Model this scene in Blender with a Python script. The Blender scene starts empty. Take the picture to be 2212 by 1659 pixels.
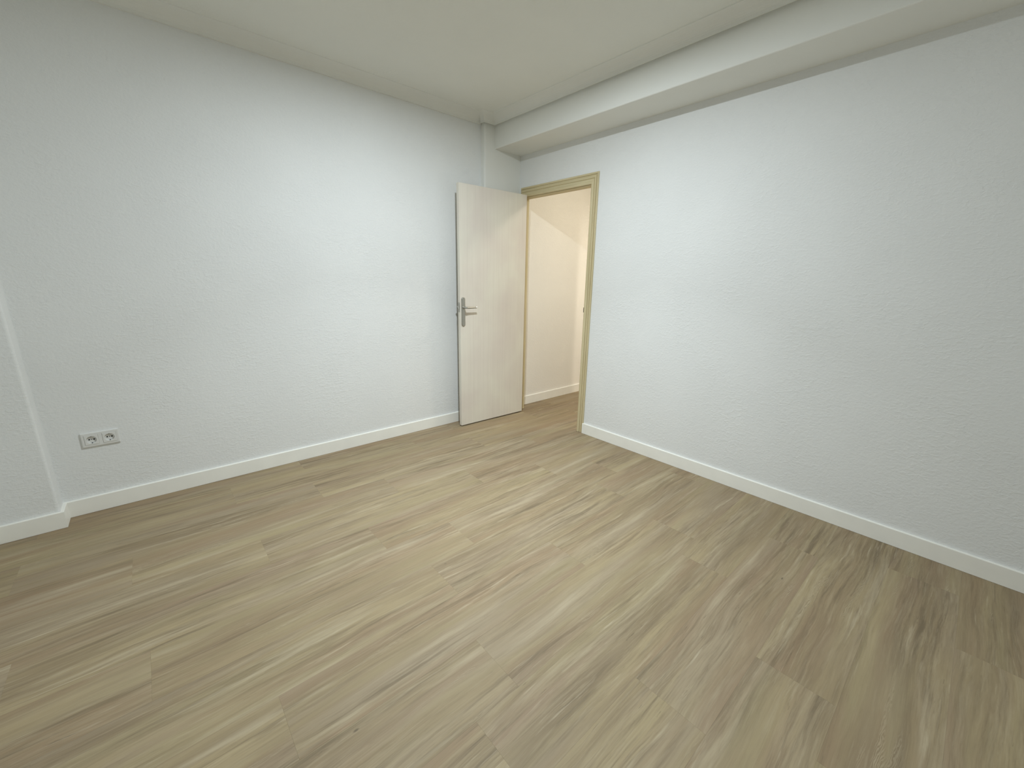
import bpy, bmesh, math, random
from mathutils import Vector, Matrix

S = bpy.context.scene
C = S.collection
random.seed(7)

# ------------------------------------------------------------------ camera, world, lights, exposure
F_PX = 885.126
cam_d = bpy.data.cameras.new('camera')
cam_d.sensor_fit = 'HORIZONTAL'
cam_d.sensor_width = 36.0
cam_d.lens = F_PX / 2212.0 * 36.0
cam_d.clip_start = 0.02
cam = bpy.data.objects.new('camera', cam_d)
C.objects.link(cam)
r_ = Vector((0.75164469, -0.6593291, 0.01775922))
u_ = Vector((0.15054303, 0.1977116, 0.96863147))
f_ = Vector((0.64215812, 0.72539318, -0.24786627))
M = Matrix((r_, u_, -f_)).transposed().to_4x4()
M.translation = Vector((-2.7374, -3.0840, 1.3073))
cam.matrix_world = M
S.camera = cam

world = bpy.data.worlds.new('world')
S.world = world
world.use_nodes = True
world.node_tree.nodes['Background'].inputs['Color'].default_value = (0.8, 0.9, 1.0, 1)
world.node_tree.nodes['Background'].inputs['Strength'].default_value = 0.0

S.view_settings.view_transform = 'Standard'
S.view_settings.look = 'None'
S.view_settings.gamma = 1.0
S.view_settings.use_curve_mapping = False
S.view_settings.exposure = 0.0
S.cycles.max_bounces = 12
S.cycles.diffuse_bounces = 8

LAMP = Vector((-1.50, -1.50, 2.552))      # cool white ceiling downlight of the room (above the frame)


def area(name, loc, size, power, color, rot=(0, 0, 0)):
    l = bpy.data.lights.new(name, 'AREA')
    l.shape = 'DISK'
    l.size = size
    l.energy = power
    l.color = color
    o = bpy.data.objects.new(name, l)
    o.location = loc
    o.rotation_euler = rot
    C.objects.link(o)
    return o


area('room_light', LAMP, 0.10, 41.5, (0.905, 1.0, 1.055))
area('room_light', LAMP - Vector((0, 0, 0.004)), 0.10, 11, (0.905, 1.0, 1.055)).data.spread = math.radians(100)
area('hall_light', (0.80, -1.35, 2.52), 0.40, 15.5, (1.0, 0.90, 0.755))
area('hall_light', (2.0, -1.10, 2.15), 0.10, 19, (1.0, 0.89, 0.74))

# ------------------------------------------------------------------ dimensions (metres)
ZC = 2.549          # underside of the cornice
ZT = 2.607          # ceiling
ZB = 2.3798         # soffit of the beam
BW = 0.297          # beam width
CD = 0.051          # depth of the corner column
CX = -0.406         # left edge of the corner column
PX, PD = -3.236, 0.1117   # left pilaster: right edge, depth
XL = -3.475          # wall behind the pilaster
YB = -3.85          # wall behind the camera
BT, BH = 0.014, 0.0915    # baseboards
YCR, YCL, ZCAS, CW = -0.952, -0.0778, 2.1116, 0.0645
CWH, CWL = 0.0825, 0.0300   # head and left casing widths
YO1, YO0 = YCR + CW, YCL - CWL      # opening: right and left inner edge of the casing
ZO = ZCAS - CWH - 0.006              # underside of the head casing
WT = 0.07           # thickness of the right wall
HX, HY = 2.7, -2.4  # the hall


# ------------------------------------------------------------------ materials
def mat(name):
    m = bpy.data.materials.new(name)
    m.use_nodes = True
    nt = m.node_tree
    return m, nt, nt.nodes['Principled BSDF']


def N(nt, t, **kw):
    n = nt.nodes.new(t)
    for k, v in kw.items():
        if k in ('operation', 'blend_type', 'data_type', 'noise_dimensions', 'wave_type', 'feature', 'rings_direction',
                 'bands_direction', 'distance', 'wave_profile', 'clamp', 'use_clamp', 'noise_type'):
            setattr(n, k, v)
    return n


def L(nt, a, b):
    nt.links.new(a, b)


def ramp(nt, stops, interp='LINEAR'):
    n = nt.nodes.new('ShaderNodeValToRGB')
    n.color_ramp.interpolation = interp
    while len(n.color_ramp.elements) < len(stops):
        n.color_ramp.elements.new(0.5)
    for e, (p, c) in zip(n.color_ramp.elements, stops):
        e.position = p
        e.color = (c, c, c, 1) if isinstance(c, float) else (*c, 1)
    return n


def noise(nt, vec, scale, detail=3.0, rough=0.5, dist=0.0):
    n = nt.nodes.new('ShaderNodeTexNoise')
    n.inputs['Scale'].default_value = scale
    n.inputs['Detail'].default_value = detail
    n.inputs['Roughness'].default_value = rough
    n.inputs['Distortion'].default_value = dist
    if vec is not None:
        L(nt, vec, n.inputs['Vector'])
    return n


def mapping(nt, vec, scale=(1, 1, 1), loc=(0, 0, 0)):
    n = nt.nodes.new('ShaderNodeMapping')
    n.inputs['Scale'].default_value = scale
    n.inputs['Location'].default_value = loc
    L(nt, vec, n.inputs['Vector'])
    return n.outputs['Vector']


def mix(nt, fac, a, b, blend='MIX'):
    n = nt.nodes.new('ShaderNodeMix')
    n.data_type = 'RGBA'
    n.blend_type = blend
    n.clamp_factor = True
    for sock, v in ((n.inputs['Factor'], fac), (n.inputs['A'], a), (n.inputs['B'], b)):
        if hasattr(v, 'is_output'):
            L(nt, v, sock)
        elif isinstance(v, (float, int)):
            sock.default_value = v
        else:
            sock.default_value = (*v, 1)
    return n.outputs['Result']


def math_(nt, op, a, b=0.0, clamp=False):
    n = nt.nodes.new('ShaderNodeMath')
    n.operation = op
    n.use_clamp = clamp
    for s, v in zip(n.inputs, (a, b)):
        if hasattr(v, 'is_output'):
            L(nt, v, s)
        else:
            s.default_value = v
    return n.outputs['Value']


def plaster(name, col, strength, dist=0.004, coarse=1.0):
    m, nt, b = mat(name)
    co = nt.nodes.new('ShaderNodeNewGeometry').outputs['Position']
    b.inputs['Roughness'].default_value = 0.9
    b.inputs['Specular IOR Level'].default_value = 0.15
    blot = noise(nt, co, 2.2, 3, 0.55)
    c = mix(nt, ramp_fac(nt, blot, 0.35, 0.65), tuple(x * 0.985 for x in col), tuple(min(1, x * 1.01) for x in col))
    L(nt, c, b.inputs['Base Color'])
    # smoothed trowelled texture: small soft grains that gather in patches, plus short slanting ridges
    g1 = noise(nt, mapping(nt, co, (1, 1, 1.25)), 75 * coarse, 4, 0.6, 0.4)
    g2 = noise(nt, mapping(nt, co, (1, 1, 1.9), (3, 1, 5)), 30 * coarse, 3, 0.55, 0.9)
    rid = ramp(nt, [(0.50, 0.0), (0.62, 1.0)])
    L(nt, g2.outputs['Fac'], rid.inputs['Fac'])
    patch = ramp_fac(nt, noise(nt, co, 3.1, 2, 0.5), 0.35, 0.68)
    h = math_(nt, 'ADD', math_(nt, 'MULTIPLY', g1.outputs['Fac'], 1.0),
              math_(nt, 'MULTIPLY', rid.outputs['Color'], math_(nt, 'ADD', math_(nt, 'MULTIPLY', patch, 0.30), 0.08)))
    bp = nt.nodes.new('ShaderNodeBump')
    bp.inputs['Strength'].default_value = strength
    bp.inputs['Distance'].default_value = dist
    L(nt, h, bp.inputs['Height'])
    L(nt, bp.outputs['Normal'], b.inputs['Normal'])
    return m


def ramp_fac(nt, n, lo, hi):
    r = ramp(nt, [(lo, 0.0), (hi, 1.0)])
    L(nt, n.outputs['Fac'], r.inputs['Fac'])
    return r.outputs['Color']


WALL = plaster('wall_plaster', (0.775, 0.785, 0.78), 0.46)
CEIL = plaster('ceiling_plaster', (0.785, 0.79, 0.745), 0.22)
SMOOTH = plaster('smooth_plaster', (0.785, 0.79, 0.755), 0.15, 0.002)
HALL = plaster('hall_plaster', (0.84, 0.82, 0.77), 0.30)


def plain(name, col, rough=0.5, spec=0.4, metal=0.0):
    m, nt, b = mat(name)
    b.inputs['Base Color'].default_value = (*col, 1)
    b.inputs['Roughness'].default_value = rough
    b.inputs['Specular IOR Level'].default_value = spec
    b.inputs['Metallic'].default_value = metal
    co = nt.nodes.new('ShaderNodeTexCoord').outputs['Object']
    n = noise(nt, co, 9, 3)
    L(nt, mix(nt, ramp_fac(nt, n, 0.3, 0.7), tuple(x * 0.96 for x in col), col), b.inputs['Base Color'])
    return m


BASE = plain('baseboard_lacquer', (0.90, 0.89, 0.835), 0.40, 0.35)
PLASTIC = plain('socket_plastic', (0.73, 0.73, 0.71), 0.35, 0.45)
RECESS = plain('socket_recess', (0.55, 0.55, 0.53), 0.5, 0.3)
BLACK = plain('dark_hole', (0.012, 0.012, 0.012), 0.8, 0.1)
STEEL = plain('satin_nickel', (0.46, 0.45, 0.41), 0.38, 0.5, 1.0)
BRIGHT = plain('polished_nickel', (0.80, 0.79, 0.75), 0.15, 0.5, 1.0)
DARK_PANE = plain('bounce_cut_glass', (0.01, 0.012, 0.016), 0.05, 0.5)  # near-black panes of the added window, soaking up bounced light
SUB = plain('underlay', (0.16, 0.13, 0.09), 0.9, 0.1)


def door_paint():
    m, nt, b = mat('door_paint')
    co = nt.nodes.new('ShaderNodeTexCoord').outputs['Object']
    a = noise(nt, mapping(nt, co, (1.0, 1.0, 0.7)), 3.0, 3, 0.5, 0.3)
    base = mix(nt, ramp_fac(nt, a, 0.35, 0.68), (0.755, 0.725, 0.635), (0.695, 0.635, 0.575))
    v = noise(nt, mapping(nt, co, (55, 55, 1.2), (2, 1, 0)), 1.0, 4, 0.6)
    base = mix(nt, math_(nt, 'MULTIPLY', ramp_fac(nt, v, 0.42, 0.70), 0.22), base, (0.58, 0.535, 0.46))
    s = noise(nt, mapping(nt, co, (16, 16, 9), (7, 3, 2)), 1.0, 2, 0.5)
    base = mix(nt, math_(nt, 'MULTIPLY', ramp_fac(nt, s, 0.72, 0.80), 0.16), base, (0.42, 0.39, 0.35))
    L(nt, base, b.inputs['Base Color'])
    b.inputs['Roughness'].default_value = 0.55
    b.inputs['Specular IOR Level'].default_value = 0.3
    bp = nt.nodes.new('ShaderNodeBump')
    bp.inputs['Strength'].default_value = 0.08
    bp.inputs['Distance'].default_value = 0.002
    L(nt, v.outputs['Fac'], bp.inputs['Height'])
    L(nt, bp.outputs['Normal'], b.inputs['Normal'])
    return m


DOOR = door_paint()


def casing_wood(name, along):
    m, nt, b = mat(name)
    co = nt.nodes.new('ShaderNodeTexCoord').outputs['Object']
    sc = {'z': (70, 70, 2.0), 'y': (70, 2.0, 70)}[along]
    n = noise(nt, mapping(nt, co, sc), 1.0, 4, 0.6, 0.4)
    c = mix(nt, ramp_fac(nt, n, 0.32, 0.72), (0.53, 0.45, 0.265), (0.66, 0.575, 0.375))
    n2 = noise(nt, mapping(nt, co, tuple(s * 1.7 for s in sc), (4, 4, 4)), 1.0, 3, 0.6)
    c = mix(nt, math_(nt, 'MULTIPLY', ramp_fac(nt, n2, 0.56, 0.72), 0.35), c, (0.36, 0.31, 0.18))
    L(nt, c, b.inputs['Base Color'])
    b.inputs['Roughness'].default_value = 0.55
    b.inputs['Specular IOR Level'].default_value = 0.3
    return m


WOOD_Z = casing_wood('casing_wood_upright', 'z')
WOOD_Y = casing_wood('casing_wood_head', 'y')


def plank_material():
    m, nt, b = mat('vinyl_oak_plank')
    oi = nt.nodes.new('ShaderNodeObjectInfo')
    tc = nt.nodes.new('ShaderNodeTexCoord')
    rnd = oi.outputs['Random']
    off = nt.nodes.new('ShaderNodeCombineXYZ')
    for ax, k in (('X', 91.0), ('Y', 37.0), ('Z', 53.0)):
        L(nt, math_(nt, 'MULTIPLY', rnd, k), off.inputs[ax])
    add = nt.nodes.new('ShaderNodeVectorMath')
    add.operation = 'ADD'
    L(nt, tc.outputs['Object'], add.inputs[0])
    L(nt, off.outputs['Vector'], add.inputs[1])
    co = add.outputs['Vector']

    def warp(vec, sc, amp):
        w = noise(nt, mapping(nt, vec, sc), 1.0, 2, 0.5)
        v = nt.nodes.new('ShaderNodeVectorMath')
        v.operation = 'MULTIPLY_ADD'
        L(nt, w.outputs['Color'], v.inputs[0])
        v.inputs[1].default_value = (0.0, amp, 0.0)
        L(nt, vec, v.inputs[2])
        return v.outputs['Vector']

    def lay(c, tint, sc, loc, lo, hi, amount, detail=4, rough=0.55, vec=None):
        n = noise(nt, mapping(nt, vec or wc, sc, loc), 1.0, detail, rough)
        return mix(nt, math_(nt, 'MULTIPLY', ramp_fac(nt, n, lo, hi), amount), c, tint), n

    # the grain wanders sideways, slowly and then a little more finely
    wc = warp(warp(co, (1.1, 3.2, 1), 0.075), (4.5, 18.0, 1), 0.010)
    # broad drifting tones of the board
    n0 = noise(nt, mapping(nt, wc, (0.9, 7.5, 1), (0, 2, 0)), 1.0, 3, 0.55)
    c = mix(nt, ramp_fac(nt, n0, 0.36, 0.64), FL(0.300, 0.236, 0.148), FL(0.392, 0.322, 0.197))
    c, _ = lay(c, FL(0.360, 0.300, 0.222), (0.8, 8.0, 1), (5, 1, 3), 0.44, 0.62, 0.60, 3)            # greyish wash
    c, _ = lay(c, FL(0.335, 0.290, 0.172), (0.9, 9.0, 1), (25, 9, 3), 0.52, 0.66, 0.45, 3)           # greenish wash
    c, _ = lay(c, FL(0.298, 0.212, 0.138), (0.7, 8.0, 1), (15, 4, 8), 0.46, 0.64, 0.60, 3)           # brownish wash
    # streaks gather in loose bands and leave calm areas between them
    dens = ramp_fac(nt, noise(nt, mapping(nt, wc, (0.9, 7.0, 1), (40, 3, 7)), 1.0, 3, 0.5), 0.38, 0.58)

    def band(lo_amt, hi_amt):
        return math_(nt, 'ADD', math_(nt, 'MULTIPLY', dens, hi_amt - lo_amt), lo_amt)

    c, _ = lay(c, FL(0.215, 0.166, 0.106), (0.9, 13, 1), (2, 7, 4), 0.49, 0.68, band(0.25, 0.72), 6, 0.64)
    c, _ = lay(c, FL(0.165, 0.128, 0.082), (1.9, 40, 1), (8, 1, 9), 0.50, 0.66, band(0.22, 0.78), 6, 0.66)
    c, _ = lay(c, FL(0.500, 0.436, 0.315), (1.1, 19, 1), (12, 3, 6), 0.56, 0.72, 0.60, 6, 0.62)
    c, _ = lay(c, FL(0.560, 0.495, 0.365), (2.8, 52, 1), (4, 13, 2), 0.60, 0.72, band(0.15, 0.65), 4, 0.62)
    # fibre and pores
    c, n2 = lay(c, FL(0.225, 0.176, 0.110), (6.0, 130, 1), (1, 1, 1), 0.46, 0.70, band(0.28, 0.55), 5, 0.70)
    c, _ = lay(c, FL(0.480, 0.412, 0.285), (5.0, 95, 1), (9, 9, 1), 0.50, 0.72, band(0.22, 0.42), 4, 0.68)
    c, _ = lay(c, FL(0.140, 0.106, 0.068), (9.0, 85, 1), (6, 2, 1), 0.65, 0.74, band(0.05, 0.60), 4, 0.65)
    # cathedral whirls in narrow tongues, only here and there
    wv = nt.nodes.new('ShaderNodeTexWave')
    wv.wave_type = 'RINGS'
    wv.rings_direction = 'Z'
    wv.inputs['Scale'].default_value = 1.0
    wv.inputs['Distortion'].default_value = 11.0
    wv.inputs['Detail'].default_value = 3.0
    wv.inputs['Detail Scale'].default_value = 1.4
    L(nt, mapping(nt, wc, (14.0, 75.0, 1.0)), wv.inputs['Vector'])
    msk = math_(nt, 'MULTIPLY', ramp_fac(nt, noise(nt, mapping(nt, co, (1.9, 21, 1), (31, 11, 2)), 1.0, 2, 0.5), 0.64, 0.74), 0.42)
    whirl = mix(nt, ramp_fac(nt, wv, 0.25, 0.75), FL(0.225, 0.178, 0.112), FL(0.520, 0.450, 0.325))
    c = mix(nt, msk, c, whirl)
    # a few pin knots
    vo = nt.nodes.new('ShaderNodeTexVoronoi')
    vo.inputs['Scale'].default_value = 1.0
    L(nt, mapping(nt, co, (2.6, 6.5, 1), (1, 6, 2)), vo.inputs['Vector'])
    kr = ramp(nt, [(0.012, 1.0), (0.030, 0.0)])
    L(nt, vo.outputs['Distance'], kr.inputs['Fac'])
    c = mix(nt, math_(nt, 'MULTIPLY', kr.outputs['Color'], 0.7), c, (0.10, 0.075, 0.048))
    L(nt, c, b.inputs['Base Color'])
    b.inputs['Roughness'].default_value = 0.62
    b.inputs['Specular IOR Level'].default_value = 0.28
    bp = nt.nodes.new('ShaderNodeBump')
    bp.inputs['Strength'].default_value = 0.12
    bp.inputs['Distance'].default_value = 0.001
    L(nt, n2.outputs['Fac'], bp.inputs['Height'])
    L(nt, bp.outputs['Normal'], b.inputs['Normal'])
    return m


def FL(r, g, b, k=0.925):
    """vinyl print tones, scaled together"""
    return (r * k, g * k * 0.968, b * k * 0.925)


PLANK = plank_material()


# ------------------------------------------------------------------ mesh helpers
def link(name, bm, material, parent=None, smooth=False, loc=None):
    bmesh.ops.recalc_face_normals(bm, faces=bm.faces[:])
    me = bpy.data.meshes.new(name)
    bm.to_mesh(me)
    bm.free()
    me.materials.append(material)
    if smooth:
        for p in me.polygons:
            p.use_smooth = True
    o = bpy.data.objects.new(name, me)
    if loc:
        o.location = loc
    C.objects.link(o)
    if parent:
        o.parent = parent
    return o


def box(bm, x0, x1, y0, y1, z0, z1, bevel=0.0, seg=2, edges=None):
    vs = [bm.verts.new((x, y, z)) for x in (x0, x1) for y in (y0, y1) for z in (z0, z1)]
    fs = [bm.faces.new([vs[i] for i in q]) for q in
          ((0, 1, 3, 2), (4, 6, 7, 5), (0, 4, 5, 1), (2, 3, 7, 6), (0, 2, 6, 4), (1, 5, 7, 3))]
    if bevel:
        es = {e for f in fs for e in f.edges}
        if edges:
            es = {e for e in es if edges(e)}
        bmesh.ops.bevel(bm, geom=list(es), offset=bevel, segments=seg, profile=0.5, affect='EDGES')
    return bm


def new_box(*a, **k):
    return box(bmesh.new(), *a, **k)


def prism(bm, pts, ax, a, b):
    """extrude the closed outline pts (2-D) along axis ax from a to b"""
    def p(q, t):
        return {'x': (t, q[0], q[1]), 'y': (q[0], t, q[1]), 'z': (q[0], q[1], t)}[ax]
    v0 = [bm.verts.new(p(q, a)) for q in pts]
    v1 = [bm.verts.new(p(q, b)) for q in pts]
    n = len(pts)
    bm.faces.new(v0)
    bm.faces.new(v1[::-1])
    for i in range(n):
        bm.faces.new((v0[i], v0[(i + 1) % n], v1[(i + 1) % n], v1[i]))
    return bm


def sweep(bm, rows, first=True):
    """rows: list of rings (same length); closes each ring and caps both ends"""
    R = [[bm.verts.new(p) for p in ring] for ring in rows]
    n = len(R[0])
    for a, b in zip(R, R[1:]):
        for i in range(n):
            bm.faces.new((a[i], a[(i + 1) % n], b[(i + 1) % n], b[i]))
    if first:
        bm.faces.new(R[0])
    bm.faces.new(R[-1][::-1])
    return bm


def tag(o, label, cat, kind=None, group=None):
    o['label'] = label
    o['category'] = cat
    if kind:
        o['kind'] = kind
    if group:
        o['group'] = group
    return o


def empty(name, loc=(0, 0, 0), rotz=0.0):
    o = bpy.data.objects.new(name, None)
    o.empty_display_size = 0.1
    o.location = loc
    o.rotation_euler = (0, 0, rotz)
    C.objects.link(o)
    return o


# ------------------------------------------------------------------ floor of separate planks
floor = tag(link('floor', new_box(XL - 0.1, HX + 0.1, YB - 0.1, 0.08, -0.06, -0.0025), SUB),
            'greyish beige oak look plank floor running into the hall', 'floor', 'structure')
ROW0, ROWW, LEN = 0.178, 0.237, 1.247
known = {0: -2.08, 1: -2.513, 2: -2.10, 3: -2.965, 4: -2.480, 5: -2.022, 6: -1.664, 7: -1.917, 8: -1.36, 9: -2.000,
         10: -2.173, 11: -1.675, 12: -1.270, 13: -2.75, 14: -1.9, 15: -2.4, 16: -1.1}
row_edges = [0.0, -ROW0]
while row_edges[-1] > YB:
    row_edges.append(max(YB, row_edges[-1] - ROWW))
GAP = 0.0001


def plank_mesh(lx, ly):
    return new_box(-lx / 2, lx / 2, -ly / 2, ly / 2, -0.0025, 0.0, bevel=0.00012, seg=1,
                   edges=lambda e: all(v.co.z > -0.001 for v in e.verts))


for r in range(len(row_edges) - 1):
    y1, y0 = row_edges[r], row_edges[r + 1]
    j = known.get(r, -2.0)
    cuts = sorted({round(j + k * LEN, 4) for k in range(-3, 6)})
    x_end = HX if y0 > HY - 0.24 else 0.0
    cuts = [XL] + [c for c in cuts if XL + 0.04 < c < x_end - 0.04] + [x_end]
    for x0, x1 in zip(cuts, cuts[1:]):
        lx, ly = x1 - x0 - GAP, y1 - y0 - GAP
        link('plank', plank_mesh(lx, ly), PLANK, floor, loc=((x0 + x1) / 2, (y0 + y1) / 2, 0.0))

# ------------------------------------------------------------------ shell
tag(link('ceiling', new_box(XL - 0.1, HX + 0.1, YB - 0.1, 0.1, ZT, ZT + 0.12), CEIL),
    'plain off white plaster ceiling above the whole room', 'ceiling', 'structure')
tag(link('wall_left', new_box(XL - 0.1, 0.0, 0.0, 0.1, -0.06, ZT), WALL),
    'long white textured wall with the double socket, behind the open door', 'wall', 'structure')
# right wall with its door opening, one mesh
bm = bmesh.new()
box(bm, 0.0, WT, YB - 0.1, YO1 - 0.02, -0.06, ZT)
box(bm, 0.0, WT, YO0 + 0.02, 0.0, -0.06, ZT)
box(bm, 0.0, WT, YO1 - 0.02, YO0 + 0.02, ZO + 0.022, ZT)
tag(link('wall_right', bm, WALL), 'white textured wall that holds the doorway, under the long beam', 'wall', 'structure')
bm = bmesh.new()
box(bm, XL - 0.1, XL, YB - 0.1, -2.75, -0.06, ZT)
box(bm, XL - 0.1, XL, -1.15, 0.0, -0.06, ZT)
box(bm, XL - 0.1, XL, -2.75, -1.15, -0.06, 0.95)
box(bm, XL - 0.1, XL, -2.75, -1.15, 2.2, ZT)
tag(link('wall_window_side', bm, WALL),
    'white wall meeting the narrow pilaster at the left edge of the view', 'wall', 'structure')
tag(link('wall_back', new_box(XL, 0.0, YB - 0.1, YB, -0.06, ZT), WALL),
    'white wall opposite the socket wall', 'wall', 'structure')
# hall
tag(link('wall_hall', new_box(WT, HX, 0.0, 0.1, -0.06, ZT), HALL),
    'cream lit wall seen through the open doorway', 'wall', 'structure')
tag(link('wall_hall_end', new_box(HX, HX + 0.1, HY - 0.1, 0.1, -0.06, ZT), HALL),
    'cream wall at the far end of the hall', 'wall', 'structure')
tag(link('wall_hall_near', new_box(WT, HX, HY - 0.1, HY, -0.06, ZT), HALL),
    'cream wall closing the hall opposite the lit one', 'wall', 'structure')
tag(link('wall_hall_light_blocker', new_box(1.25, 1.34, HY, -0.41, -0.06, ZT), HALL),  # unseen, added so its end casts an upright light edge on the hall wall
    'added unseen cream partition in the hall, blocking light from part of the lit wall', 'wall', 'structure')

# unseen window added to cut bounced light in the room (behind the camera's left shoulder)
win = tag(empty('added_window_1', (XL - 0.06, -1.95, 0.95)), 'added unseen two leaf window, dark glass to cut bounced light, in the wall beside the pilaster', 'window', 'structure')
for y0, y1 in ((-0.8, -0.74), (-0.035, 0.035), (0.74, 0.8)):
    link('window_frame', new_box(-0.03, 0.03, y0, y1, 0.0, 1.25), BASE, win)
for z0, z1 in ((0.0, 0.06), (1.19, 1.25)):
    for y0, y1 in ((-0.74, -0.035), (0.035, 0.74)):
        link('window_frame', new_box(-0.03, 0.03, y0, y1, z0, z1), BASE, win)
for y0, y1 in ((-0.74, -0.035), (0.035, 0.74)):
    link('pane', new_box(-0.006, 0.0, y0, y1, 0.06, 1.19), DARK_PANE, win)

# pilaster, corner column, beam, cornices
vert = lambda x, y: (lambda e: all(abs(v.co.x - x) < 1e-4 and abs(v.co.y - y) < 1e-4 for v in e.verts))
tag(link('trim_1', new_box(XL, PX, -PD, 0.0, 0.0, ZT, bevel=0.012, seg=4, edges=vert(PX, -PD)), WALL, smooth=False),
    'shallow white plaster pilaster in the left corner', 'pilaster', 'structure')
tag(link('trim_2', new_box(CX, 0.0, -CD, 0.0, 0.0, ZT, bevel=0.014, seg=4, edges=vert(CX, -CD)), SMOOTH),
    'shallow white corner column behind the open door', 'column', 'structure')
tag(link('trim_3', new_box(-BW, 0.0, YB, -CD, ZB, ZT, bevel=0.006, seg=2,
                           edges=lambda e: all(abs(v.co.x + BW) < 1e-4 and abs(v.co.z - ZB) < 1e-4 for v in e.verts)), SMOOTH),
    'long white boxed beam running above the doorway wall', 'beam', 'structure')


def cove(proj=0.100, led=0.028):
    """cross-section (distance from wall, height) of the plaster cornice: flat underside, hollow curve to the ceiling"""
    h = ZT - ZC
    pts = [(0.0, 0.0), (led, 0.0), (led, 0.006)]
    for k in range(1, 9):
        a = k / 8 * math.pi / 2
        pts.append((led + (proj - led) * (1 - math.cos(a)), 0.006 + (h - 0.010) * math.sin(a)))
    pts += [(proj + 0.003, h - 0.004), (proj + 0.005, h), (0.0, h)]
    return pts




def gap_cove(proj=0.100, led=0.030, gap=0.024):
    """the same cornice standing off the beam: an open shadow gap between its lower edge and the beam face"""
    pts = cove(proj, led)
    return [(0.0, gap), (led - 0.004, gap), (led - 0.004, 0.0)] + pts[1:]


def cornice(name, runs, label, pr):
    """runs: wall corners with the mitred inward direction at each"""
    bm = bmesh.new()
    sweep(bm, [[(x + d * nx, y + d * ny, ZC + h) for d, h in pr] for (x, y), (nx, ny) in runs])
    return tag(link(name, bm, SMOOTH), label, 'cornice', 'structure')


cornice('trim_4', [((PX, 0), (1, -1)), ((CX, 0), (-1, -1))],
        'white plaster cornice along the top of the socket wall', cove(led=0.014))
cornice('trim_7', [((CX, 0), (-1, -1)), ((CX, -CD), (-1, -1)), ((-BW, -CD), (-1, -1)), ((-BW, YB), (-1, 1))],
        'white plaster cornice along the beam and the corner column, with a dark shadow gap', gap_cove())
cornice('trim_5', [((XL, YB), (1, 1)), ((XL, -PD), (1, -1)), ((PX, -PD), (1, -1)), ((PX, 0), (1, -1))],
        'white plaster cornice around the left pilaster', cove())


# ------------------------------------------------------------------ baseboards
def baseboard(name, path, label, material=BASE):
    """path: [(x, y, nx, ny)] wall points with the (mitred) inward direction; square top with a softly eased edge"""
    prof = [(0, 0.0012), (BT, 0.0012), (BT, BH - 0.0025), (BT - 0.0008, BH - 0.0008), (BT - 0.0025, BH), (0, BH)]
    bm = bmesh.new()
    sweep(bm, [[(x + d * nx, y + d * ny, z) for d, z in prof] for x, y, nx, ny in path])
    return tag(link(name, bm, material), label, 'baseboard', 'structure')


baseboard('baseboard_left', [(XL, YB, 1, 1), (XL, -PD, 1, -1), (PX, -PD, 1, -1), (PX, 0, 1, -1), (CX, 0, -1, -1),
                             (CX, -CD, -1, -1), (0, -CD, 0, -1)],
          'white baseboard stepping around the pilaster and along the socket wall')
baseboard('baseboard_right', [(0, YCR + 0.006, -1, 0), (0, YB, -1, 0)],
          'white baseboard along the wall right of the doorway')
baseboard('baseboard_back', [(-BT, YB, 0, 1), (XL + BT, YB, 0, 1)], 'white baseboard on the wall opposite the socket wall')
baseboard('baseboard_hall', [(WT + 0.02, 0, 0, -1), (HX, 0, 0, -1)], 'cream lit baseboard of the hall seen through the doorway')

# ------------------------------------------------------------------ door frame with moulded casing
frame = tag(empty('trim_6', (0, (YO0 + YO1) / 2, 0)), 'pale yellowish wooden door frame with moulded casing around the doorway', 'door frame', 'structure')
FY = frame.location.y


def child(name, bm, material, parent, smooth=False):
    return link(name, bm, material, parent, smooth)


# across the casing: 0 outer edge .. CW inner edge, proud of the wall by t
CP = [(0, 0), (0, .008), (.003, .0105), (.010, .0110), (.0130, .0040), (.0170, .0040), (.0200, .0125), (.031, .0130), (.0325, .0085), (.036, .0085), (.038, .0145),
      (.052, .0165), (.060, .0160), (CW, .0125), (CW, 0)]
def edge_l(d):
    return YCL - d * CWL / CW


def edge_r(d):
    return YCR + d


def edge_h(d):
    return ZCAS - d * CWH / CW


hb = bmesh.new()
sweep(hb, [[(-t, edge_l(d) - FY, edge_h(d)) for d, t in CP], [(-t, edge_r(d) - FY, edge_h(d)) for d, t in CP]])
child('head_casing', hb, WOOD_Y, frame)
for edge in (edge_r, edge_l):
    jb = bmesh.new()
    sweep(jb, [[(-t, edge(d) - FY, 0.0025) for d, t in CP], [(-t, edge(d) - FY, edge_h(d)) for d, t in CP]])
    child('side_casing', jb, WOOD_Z, frame)
# hall-side casing, plain
bm = bmesh.new()
box(bm, WT, WT + 0.012, YO1 - 0.06, YO1 - 0.002, 0.0025, ZO + 0.08)
child('hall_casing', bm, WOOD_Z, frame).location.y = -FY
# jamb linings and head lining (with the stop the leaf closes against)
for y0, y1, st in ((YO1 - 0.02, YO1, 1), (YO0, YO0 + 0.02, -1)):
    bm = bmesh.new()
    box(bm, 0.0, WT, y0, y1, 0.0025, ZO + 0.02)
    ys = y1 if st == 1 else y0
    if st == 1:
        box(bm, 0.044, WT, ys, ys + 0.010, 0.0025, ZO)
    child('jamb', bm, WOOD_Z, frame).location.y = -FY
bm = bmesh.new()
box(bm, 0.0, WT, YO1, YO0, ZO, ZO + 0.02)
child('head_jamb', bm, WOOD_Y, frame).location.y = -FY
bm = bmesh.new()
box(bm, -0.0135, 0.022, YO1 - 0.001, YO1 + 0.0040, 1.050, 1.090)
sp = child('strike_plate', bm, BLACK, frame)
sp.location.y = -FY

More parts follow.
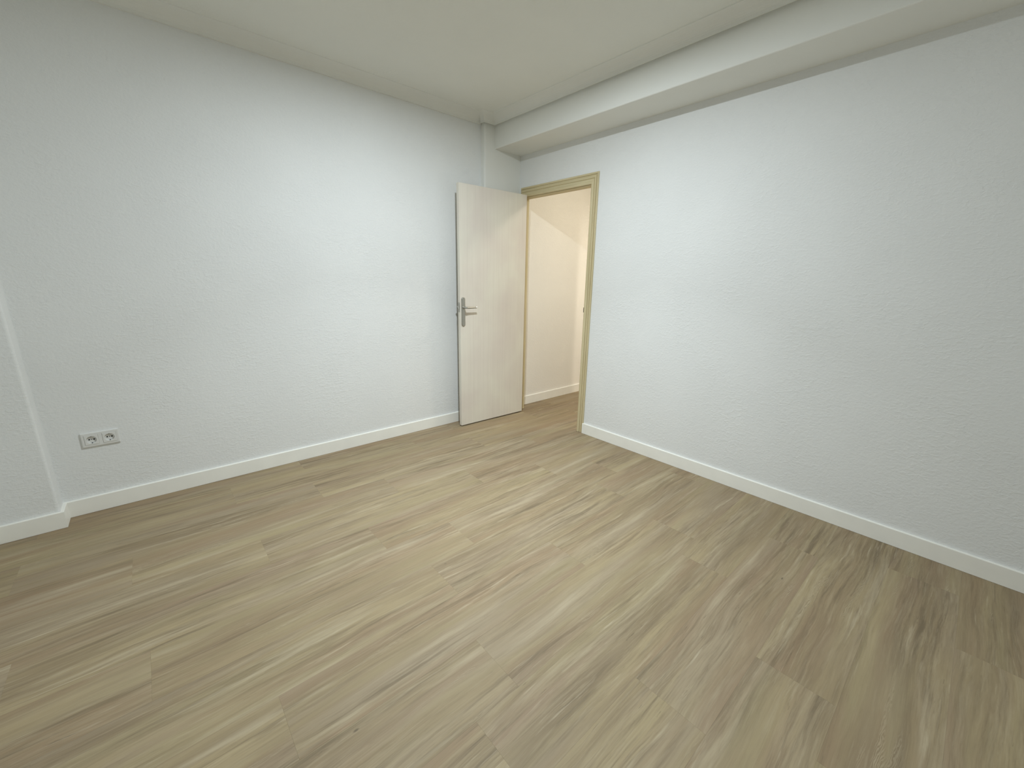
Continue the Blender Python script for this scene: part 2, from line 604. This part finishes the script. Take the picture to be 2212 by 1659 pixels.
# ------------------------------------------------------------------ the open door leaf (hung on the left jamb, opened a little past square)
HINGE = (-0.022, -0.1749)
ANG = -0.0246
LW, LT, LH, LZ = 0.724, 0.035, 2.03, 0.0095
door = tag(empty('door_1', (HINGE[0], HINGE[1], 0), ANG), 'flush off white painted door standing open against the corner, with lever handle',
           'door', 'structure')
# local axes: leaf runs to -x, visible (hall side) face at y = 0, the other at y = +LT
bm = new_box(-LW, 0, 0, LT, LZ, LZ + LH, bevel=0.0022, seg=2)
child('leaf', bm, DOOR, door)


def stadium(w, h, n=12):
    pts = []
    for k in range(n + 1):
        a = math.pi * k / n
        pts.append((w / 2 * math.cos(a), h / 2 - w / 2 + w / 2 * math.sin(a)))
    for k in range(n + 1):
        a = math.pi + math.pi * k / n
        pts.append((w / 2 * math.cos(a), -(h / 2 - w / 2) + w / 2 * math.sin(a)))
    return pts


HXc, HZc = -(LW - 0.0290), 1.0305
for side, yb in ((-1, 0.0), (1, LT)):
    plate_bm = bmesh.new()
    rings = []
    for off, d in ((0, 0.0), (0, 0.0045), (-0.0022, 0.0075), (-0.0045, 0.0085)):
        rings.append([(HXc + x * (1 + off / 0.0185), yb + side * d, HZc + z * (1 + off / 0.122)) for x, z in stadium(0.037, 0.246)])
    sweep(plate_bm, rings)
    plate = child('handle_plate', plate_bm, STEEL, door)
    # lever: round rosette, neck, then the flattened grip pointing away from the lock edge, capped end
    zc = 1.067
    lb = bmesh.new()
    ring = lambda x, y, rx, rz, zz, ax, n=16: [((x + rx * math.cos(2 * math.pi * k / n), y, zz + rz * math.sin(2 * math.pi * k / n)) if ax == 'y'
                                               else (x, y + rx * math.cos(2 * math.pi * k / n), zz + rz * math.sin(2 * math.pi * k / n)))
                                              for k in range(n)]
    sweep(lb, [ring(HXc, yb + side * 0.0085, .0135, .0135, zc, 'y'), ring(HXc, yb + side * 0.013, .0130, .0130, zc, 'y'),
               ring(HXc, yb + side * 0.014, .0095, .0095, zc, 'y'), ring(HXc, yb + side * 0.052, .0088, .0088, zc, 'y'),
               ring(HXc, yb + side * 0.058, .0070, .0070, zc, 'y')])
    gp = [(-0.009, .006, .0062), (-0.006, .0072, .0078), (0.004, .0075, .0088), (0.020, .0068, .0090), (0.060, .0058, .0082), (0.098, .0055, .0076)]
    sweep(lb, [ring(HXc + x, yb + side * (0.050 - 0.05 * max(0, x - .02) * .3), ry, rz, zc, 'x') for x, ry, rz in gp])
    lever = child('lever', lb, STEEL, door, smooth=False)
    eb = bmesh.new()
    sweep(eb, [ring(HXc + x, yb + side * 0.0488, ry, rz, zc, 'x') for x, ry, rz in ((0.098, .0058, .0080), (0.106, .0056, .0078), (0.109, .0040, .0058))])
    cap = child('lever_cap', eb, BRIGHT, lever)
    cap['label'] = 'bright polished end cap of the lever'
# lock forend in the free edge with its latch bolt
fb = bmesh.new()
box(fb, -LW - 0.0012, -LW + 0.004, 0.0065, 0.0285, 1.028, 1.108, bevel=0.0006, seg=1)
forend = child('latch_plate', fb, STEEL, door)
bb = bmesh.new()
prism(bb, [(-LW - 0.001, 0.0115), (-LW - 0.0115, 0.0125), (-LW - 0.0105, 0.016), (-LW - 0.001, 0.0235)], 'z', 1.056, 1.080)
child('latch_bolt', bb, BRIGHT, forend)
for z in (1.036, 1.100):
    s = bmesh.new()
    bmesh.ops.create_cone(s, cap_ends=True, segments=12, radius1=0.0034, radius2=0.003, depth=0.001,
                          matrix=Matrix.Translation((-LW - 0.0014, 0.0175, z)) @ Matrix.Rotation(math.pi / 2, 4, 'Y'))
    child('screw', s, BRIGHT, forend)
for z in (0.22, 1.02, 1.84):
    h = bmesh.new()
    bmesh.ops.create_cone(h, cap_ends=True, segments=14, radius1=0.0065, radius2=0.0065, depth=0.09,
                          matrix=Matrix.Translation((0.0085, LT + 0.004, z)))
    child('hinge', h, STEEL, door)

# ------------------------------------------------------------------ double wall socket
PW, PH, PT = 0.1515, 0.0805, 0.0095
sock = tag(empty('double_socket', (-3.0365, 0.0, 0.4172)), 'white double power socket in one wide plate low on the textured wall', 'socket')


def rrect(w, h, r, n=5):
    out = []
    for cx, cz, a0 in ((w / 2 - r, h / 2 - r, 0), (-w / 2 + r, h / 2 - r, 90), (-w / 2 + r, -h / 2 + r, 180), (w / 2 - r, -h / 2 + r, 270)):
        for k in range(n + 1):
            a = math.radians(a0 + 90 * k / n)
            out.append((cx + r * math.cos(a), cz + r * math.sin(a)))
    return out


def rings_body(bm, spec):
    sweep(bm, [[(x + ox, -d, z) for x, z in rrect(w, h, r)] for w, h, r, d, ox in spec])
    return bm


# frame: a plate with two square windows
bm = bmesh.new()
xs = [-PW / 2 + .004, -0.0632, -0.0078, 0.0078, 0.0632, PW / 2 - .004]
zs = [-PH / 2 + .004, -0.0277, 0.0277, PH / 2 - .004]
V = {}


def vert_at(x, y, z):
    k = (round(x, 5), round(y, 5), round(z, 5))
    if k not in V:
        V[k] = bm.verts.new(k)
    return V[k]


for i in range(5):
    for k in range(3):
        if k == 1 and i in (1, 3):      # window: four inner walls
            q = [(xs[i], zs[1]), (xs[i + 1], zs[1]), (xs[i + 1], zs[2]), (xs[i], zs[2])]
            for a_, b_ in zip(q, q[1:] + q[:1]):
                bm.faces.new((vert_at(a_[0], -PT, a_[1]), vert_at(b_[0], -PT, b_[1]), vert_at(b_[0], -0.001, b_[1]), vert_at(a_[0], -0.001, a_[1])))
            continue
        bm.faces.new([vert_at(x, -PT, z) for x, z in ((xs[i], zs[k]), (xs[i + 1], zs[k]), (xs[i + 1], zs[k + 1]), (xs[i], zs[k + 1]))])
rim = ([(x, zs[0]) for x in xs] + [(xs[-1], z) for z in zs[1:]] + [(x, zs[-1]) for x in xs[-2::-1]] + [(xs[0], z) for z in zs[-2:0:-1]])
prev = rim
for grow, d in ((.0026, PT - .0012), (.004, PT - .0042), (.004, 0.0)):
    nxt = [(x + (grow if abs(x - xs[-1]) < 1e-6 else -grow if abs(x - xs[0]) < 1e-6 else 0),
            z + (grow if abs(z - zs[-1]) < 1e-6 else -grow if abs(z - zs[0]) < 1e-6 else 0)) for x, z in rim]
    pd_ = PT if prev is rim else last
    for m_ in range(len(rim)):
        n_ = (m_ + 1) % len(rim)
        bm.faces.new((vert_at(prev[m_][0], -pd_, prev[m_][1]), vert_at(prev[n_][0], -pd_, prev[n_][1]),
                      vert_at(nxt[n_][0], -d, nxt[n_][1]), vert_at(nxt[m_][0], -d, nxt[m_][1])))
    prev, last = nxt, d
child('wall_plate', bm, PLASTIC, sock)
for cx in (-0.0355, 0.0355):
    bm = bmesh.new()
    # square insert slightly proud of the plate, with a deep round well
    n = 40
    W2 = 0.0272

    def sq(a, half):
        c, s = math.cos(a), math.sin(a)
        k = half / max(abs(c), abs(s))
        return c * k, s * k
    rows = []
    A = [2 * math.pi * i / n + math.pi / 4 for i in range(n)]
    rows.append([(cx + sq(a, W2)[0], -PT + 0.001, sq(a, W2)[1]) for a in A])
    rows.append([(cx + sq(a, W2)[0], -PT - 0.0012, sq(a, W2)[1]) for a in A])
    rows.append([(cx + sq(a, W2 - .001)[0], -PT - 0.0020, sq(a, W2 - .001)[1]) for a in A])
    for rr, d in ((0.0205, PT + 0.0020), (0.0200, PT + 0.0012), (0.0192, PT - 0.0085)):
        rows.append([(cx + rr * math.cos(a), -d, rr * math.sin(a)) for a in A])
    sweep(bm, rows, first=False)
    ins = child('socket_insert', bm, PLASTIC, sock)
    # bottom of the well with the two pin holes, a middle slit and the earth clips
    for hx, hz, rad in ((-0.0095, 0.0, .0036), (0.0095, 0.0, .0036)):
        b2 = bmesh.new()
        bmesh.ops.create_cone(b2, cap_ends=True, segments=16, radius1=rad, radius2=rad, depth=0.0006,
                              matrix=Matrix.Translation((cx + hx, -0.0014, hz)) @ Matrix.Rotation(math.pi / 2, 4, 'X'))
        child('pin_hole', b2, BLACK, ins)
    b2 = bmesh.new()
    bmesh.ops.create_cone(b2, cap_ends=True, segments=12, radius1=.0022, radius2=.0022, depth=0.0006,
                          matrix=Matrix.Translation((cx, -0.0014, 0)) @ Matrix.Rotation(math.pi / 2, 4, 'X'))
    child('centre_screw', b2, BLACK, ins)
    for sgn in (-1, 1):
        b3 = bmesh.new()
        zz = sgn * 0.0178
        box(b3, cx - 0.0024, cx + 0.0024, -PT - 0.0003, -0.0012, min(zz, zz + sgn * .0016), max(zz, zz + sgn * .0016), bevel=0.0004, seg=1)
        child('earth_clip', b3, BLACK, ins)

# ------------------------------------------------------------------ surface lamp on the ceiling, just above the view
lb = bmesh.new()
ringz = lambda rad, z: [(LAMP.x + rad * math.cos(2 * math.pi * k / 28), LAMP.y + rad * math.sin(2 * math.pi * k / 28), z) for k in range(28)]
sweep(lb, [ringz(0.062, ZT), ringz(0.062, LAMP.z + 0.006), ringz(0.059, LAMP.z + 0.003)])
tag(link('ceiling_lamp', lb, PLASTIC), 'small round white surface lamp on the ceiling, lighting the room', 'lamp')

bpy.context.view_layer.update()
